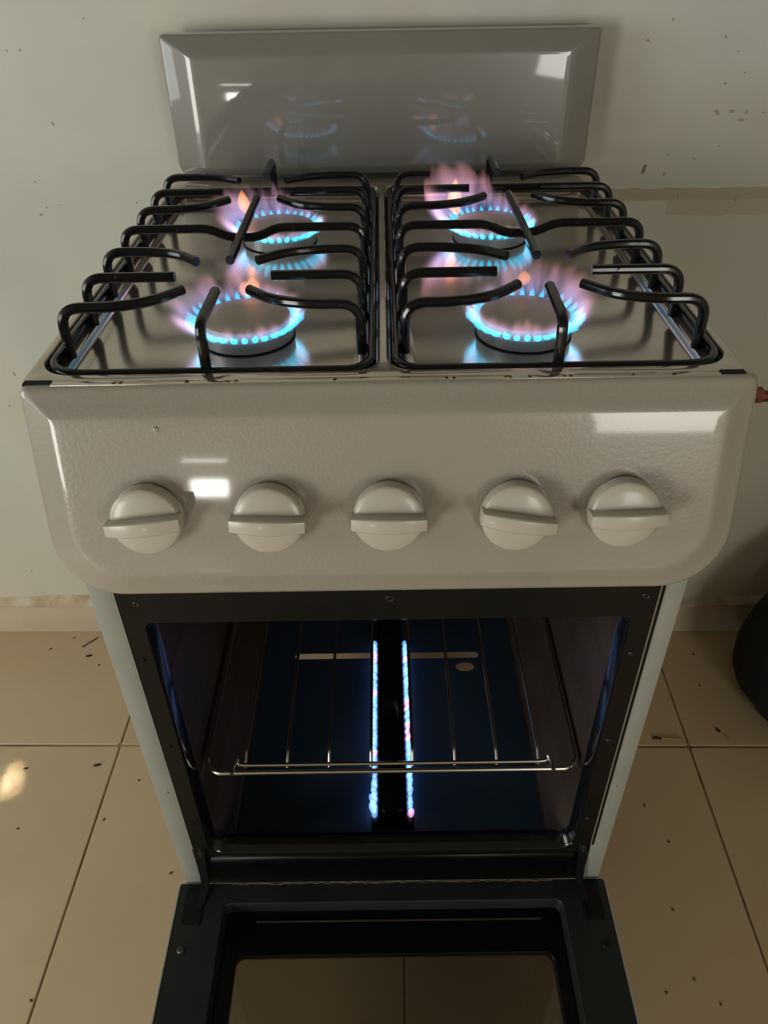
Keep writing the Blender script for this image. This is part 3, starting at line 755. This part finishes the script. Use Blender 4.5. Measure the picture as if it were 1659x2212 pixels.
def burner(cx, cy, where, tall, oranges, fan, plume):
    b = thing('gas_burner', 'lit round gas burner with blue flame ring, %s of the hob' % where, 'burner', (cx, cy, Zb))
    bpy.context.view_layer.update()
    put('burner_body', *lathe([(BR - 0.003, 0.0), (BR, 0.0008), (BR, 0.0095), (BR - 0.0012, 0.0105), (BR - 0.003, 0.0108), (BR - 0.003, 0.0150), (0.01, 0.0150)], 56, (cx, cy, Zb + 0.0004)), M_ALU, b, 30)
    put('burner_gasket', *lathe([(BR - 0.004, -0.0004), (BR + 0.0012, -0.0002), (BR + 0.0012, 0.0008), (BR - 0.004, 0.001)], 40, (cx, cy, Zb)), M_BLACK, b, 30)
    for k in range(NJ):
        a = 2 * PI * (k + 0.5) / NJ
    put('burner_cap', *lathe([(CR - 0.003, 0.0148), (CR, 0.0150), (CR + 0.0003, 0.0160), (CR - 0.0004, 0.0172), (CR - 0.002, 0.0178), (0.02, 0.0180), (0, 0.0180)], 56, (cx, cy, Zb + 0.0004)), M_CAP, b, 35)
    fl = bpy.data.objects.new('flame', None); COL.objects.link(fl); fl.location = (cx, cy, Zb + 0.0135)
    bpy.context.view_layer.update(); par(fl, b); bpy.context.view_layer.update()
    for k in range(NJ):
        a = 2 * PI * (k + 0.5 + random.uniform(-.08, .08)) / NJ
        h = tall(a)
        M = Matrix.Translation((cx, cy, Zb + 0.0128)) @ Matrix.Rotation(a, 4, 'Z') @ Matrix.Translation((BR - 0.0028, 0, 0)) @ Matrix.Diagonal((random.uniform(.85, 1.05) * (0.9 + 0.15 * fan(a)), 1, random.uniform(.75, 1.0) * (0.85 + 0.12 * h), 1))
        lobe('jet', 'flame_jet', jet_v, M_JET, fl, M)
    prof_ = [(0.026, -0.003), (0.050, -0.003), (0.066, 0.004), (0.070, 0.050), (0.030, 0.056), (0.024, 0.02)]
    rr_ = [[(r * math.cos(2 * PI * k / 36), r * math.sin(2 * PI * k / 36), z) for r, z in prof_] for k in range(37)]
    vv_, ff_ = loft(rr_[:36] + [rr_[0]])
    pl = put('flame_plume', vv_, ff_, plume_mat('flame_plume', plume), None, 0)
    pl.location = (cx, cy, Zb + 0.0135)
    bpy.context.view_layer.update(); par(pl, fl)
    for (a, h, k, up_) in oranges:
        a = math.radians(a)
        M = Matrix.Translation((cx, cy, Zb + 0.0128 + up_)) @ Matrix.Rotation(a, 4, 'Z') @ Matrix.Translation((BR - 0.003, 0, 0)) @ Matrix.Diagonal((k, k * 1.9, h, 1))
        lobe('orange', 'flame_tongue', plume_v, M_ORANGE, fl, M)
def bumpf(base, peaks):
    def f(a):
        v = base
        for deg, amp, wid in peaks:
            d = (math.degrees(a) - deg + 180) % 360 - 180
            v += amp * math.exp(-(d / wid) ** 2)
        return v
    return f
burner(-0.1085, 0.1035, 'front left', bumpf(0.55, [(150, .55, 50), (95, .35, 25), (-60, .25, 15)]), [(88, .5, .7, .007), (97, .45, .6, .006)], bumpf(1.0, [(190, .5, 45)]), (0.012, 0.012, 150, 0.10, 190, 108, 1.0))
burner(0.1115, 0.1005, 'front right', bumpf(0.55, [(60, .8, 45), (110, .35, 30)]), [(84, .4, .6, .013)], bumpf(1.0, [(20, .25, 50)]), (0.013, 0.015, 60, 0.03, 20, 98, 3.3))
burner(-0.1050, 0.3310, 'rear left', bumpf(0.5, [(120, .9, 45)]), [(152, .9, .9, .010)], bumpf(0.9, [(190, .5, 40)]), (0.010, 0.026, 135, 0.10, 185, 100, 5.1))
burner(0.1110, 0.3310, 'rear right', bumpf(0.55, [(130, 1.1, 45), (20, .4, 30)]), [(152, 1.0, 1.0, .006), (148, .8, .8, .020)], bumpf(1.0, [(180, .5, 40), (0, .25, 40)]), (0.012, 0.034, 135, 0.10, 180, 98, 7.7))

# ------------------------------------------------------------------ oven rack
rack = thing('oven_rack', 'chromed wire oven rack resting inside the open oven', 'oven rack', (0.002, 0.2, 0.362))
bpy.context.view_layer.update()
RZ = 0.3625
ring = rrect(-0.1985, 0.2015, 0.0115, 0.435, 0.018, 7)
put('rack_frame', *tube([(x, y, RZ) for x, y in ring], 0.0026, 10, closed=True), M_CHROME, rack)
put('cross_wire', *tube(fillet([(-0.1665, 0.026, RZ + 0.0035), (-0.1635, 0.0215, RZ + 0.0005), (-0.155, 0.0205, RZ + 0.0003), (0.160, 0.0205, RZ + 0.0003), (0.1685, 0.0215, RZ + 0.0005), (0.1715, 0.026, RZ + 0.0035)], 0.004, 4), 0.0022, 8), M_CHROME, rack)
put('cross_wire', *tube([(-0.198, 0.30, RZ - 0.002), (0.201, 0.30, RZ - 0.002)], 0.0018, 8), M_CHROME, rack)
for i in range(8):
    x = -0.156 + (0.160 + 0.156) * i / 7
    put('rack_wire', *tube(fillet([(x, 0.0195, RZ - 0.0035), (x, 0.0345, RZ + 0.0065), (x, 0.435, RZ + 0.0065)], 0.004, 3), 0.0018, 8), M_CHROME, rack)
for x in (-0.1685, 0.1735):
    put('wire_end', *tube([(x, 0.0085, RZ + 0.003), (x, 0.016, RZ + 0.003), (x + (0.003 if x < 0 else -0.003), 0.024, RZ + 0.0045)], 0.0024, 10), M_CHROME, rack)

# ------------------------------------------------------------------ small things
gp = thing('gas_pipe', 'thin tarnished copper gas pipe at the right side of the cooker', 'pipe', (0.2515, 0.02, 0.80))
bpy.context.view_layer.update()
put('pipe_tube', *tube(fillet([(0.2462, 0.012, 0.811), (0.33, 0.012, 0.811), (0.36, 0.2, 0.70), (0.37, YW - 0.02, 0.55)], 0.03, 6), 0.0032, 10), M_COPPER, gp)
nut = put('pipe_nut', *lathe([(0.0, 0), (0.0058, 0), (0.0058, 0.008), (0, 0.008)], 6, (0, 0, 0)), M_COPPER, gp)
for v_ in nut.data.vertices: v_.co = (0.262 + v_.co.z, 0.012 + v_.co.x, 0.811 + v_.co.y)

# black bag slumped on the floor at the right
rings = []; seg = 40
for i, (z, r, oy) in enumerate([(0.0, 0.112, 0), (0.012, 0.135, 0), (0.05, 0.155, 0), (0.10, 0.160, .004), (0.15, 0.150, .008), (0.20, 0.128, .012), (0.245, 0.10, .016), (0.275, 0.066, .02), (0.30, 0.05, .022), (0.325, 0.06, .024), (0.345, 0.075, .026)]):
    rings.append([(0.745 + r * math.cos(t) * (1 + 0.05 * math.sin(3 * t + i * .5) + 0.025 * math.sin(9 * t + i)), 0.385 + oy + r * 0.85 * math.sin(t) * (1 + 0.04 * math.sin(5 * t - i * .4)), z) for t in [2 * PI * k / seg for k in range(seg)]])
bag = put('cloth_bag', *loft(rings, True, True), M_CLOTH, None, 60)
tag(bag, 'black cloth bag slumped on the tiles at the right edge', 'bag')

def lump(x, y, sx, sy, sz, rot, mat, name, label, cat, group=None):
    v = []; f = []
    rings = []
    for z, r in ((0, 0.8), (0.35, 1.0), (0.75, 0.75), (1.0, 0.25)):
        rings.append([(r * math.cos(t) * sx * (1 + .2 * math.sin(3 * t + x * 90)), r * math.sin(t) * sy * (1 + .2 * math.cos(2 * t + y * 70)), z * sz) for t in [2 * PI * k / 9 for k in range(9)]])
    o = put(name, *loft(rings, True, True), mat, None, 60)
    o.location = (x, y, 0.0001); o.rotation_euler = (0, 0, rot)
    return tag(o, label, cat, group)
# debris: every speck the photograph shows by itself
lump(-0.559, 0.510, 0.0062, 0.0022, 0.0025, 0.2, M_CRUMB, 'floor_crumb', 'dark oblong crumb on the tile just in front of the skirting', 'crumb')
lump(-0.476, 0.274, 0.0066, 0.0024, 0.0025, 0.2, M_CRUMB, 'floor_crumb', 'dark oblong crumb just in front of the left cross joint', 'crumb')
lump(-0.590, 0.270, 0.0040, 0.0017, 0.002, 0.1, M_CRUMB, 'floor_crumb', 'small dark crumb in front of the cross joint near the left edge', 'crumb')
LITTLE = [(-0.637, 0.529, 'tiny brown crumb farthest left in front of the skirting'),
    (-0.601, 0.556, 'tiny brown crumb tight against the skirting, left of the twig'),
    (-0.534, 0.487, 'tiny brown crumb between the oblong crumb by the skirting and the cooker'),
    (-0.401, 0.245, 'tiny brown crumb between the left grout line and the cooker'),
    (-0.438, 0.178, 'tiny brown crumb lying on the long grout line left of the cooker'),
    (-0.565, 0.165, 'tiny brown crumb alone in the middle of the left tile'),
    (-0.318, 0.093, 'tiny brown crumb close beside the lower left corner of the cooker'),
    (-0.461, -0.071, 'tiny brown crumb nearest the bottom left, beside the long grout line'),
    (0.388, 0.189, 'tiny brown crumb on the tile just in front of the match beside the cooker'),
    (0.408, 0.130, 'tiny brown crumb second in front of the match beside the cooker'),
    (0.384, 0.032, 'tiny brown crumb right of the dropped oven door, level with its hinge'),
    (0.385, -0.056, 'tiny brown crumb right of the oven door, uppermost of the lowest three'),
    (0.345, -0.071, 'tiny brown crumb right of the oven door, leftmost of the lowest three'),
    (0.409, -0.085, 'tiny brown crumb right of the oven door, rightmost of the lowest three'),
    (0.548, 0.419, 'tiny brown crumb between the burnt matches and the skirting, nearer the matches'),
    (0.561, 0.492, 'tiny brown crumb right of the cooker, nearest the skirting')]
for x, y, lab in LITTLE:
    lump(x, y, 0.0024 * random.uniform(.7, 1.2), 0.0018, 0.0015, random.uniform(0, 3), M_CRUMB2, 'floor_crumb', lab, 'crumb', 'tiny brown crumbs on the tiles')
def match(x0, y0, x1, y1, label, headed=0.3):
    g = thing('burnt_match', label, 'match', ((x0 + x1) / 2, (y0 + y1) / 2, 0))
    bpy.context.view_layer.update()
    a, b = Vector((x0, y0, 0.0016)), Vector((x1, y1, 0.0016)); m = a.lerp(b, headed)
    put('charred_head', *tube([a, a.lerp(m, .3) + Vector((0, .002, 0)), m], [0.0016, 0.0024, 0.0013], 8), M_CRUMB, g)
    put('match_stem', *tube([m, b], 0.0018, 6), M_STICK, g)
match(0.434, 0.310, 0.482, 0.307, 'burnt match on the tile beside the cooker, lying along the cross joint', 0.3)
match(0.544, 0.327, 0.560, 0.303, 'burnt match lying aslant on the tiles between the other match and the black bag', 0.3)
v, f = tube([(-0.578, 0.532, 0.0012), (-0.566, 0.545, 0.0014), (-0.555, 0.556, 0.0012)], 0.0011, 6)
tag(put('twig', v, f, M_CRUMB2, None), 'thin brown twig on the floor against the skirting', 'twig')

# gritty line where the door meets the sill
pts = []
for i in range(80):
    x = -0.190 + 0.38 * i / 79
    pts.append((x, -0.0150 + random.uniform(-.0005, .0005), 0.1775 + random.uniform(-.0005, .0006)))
put('grit_line', *tube(pts, [random.uniform(.0002, .0009) for _ in pts], 5), M_RUST, sill, 0)
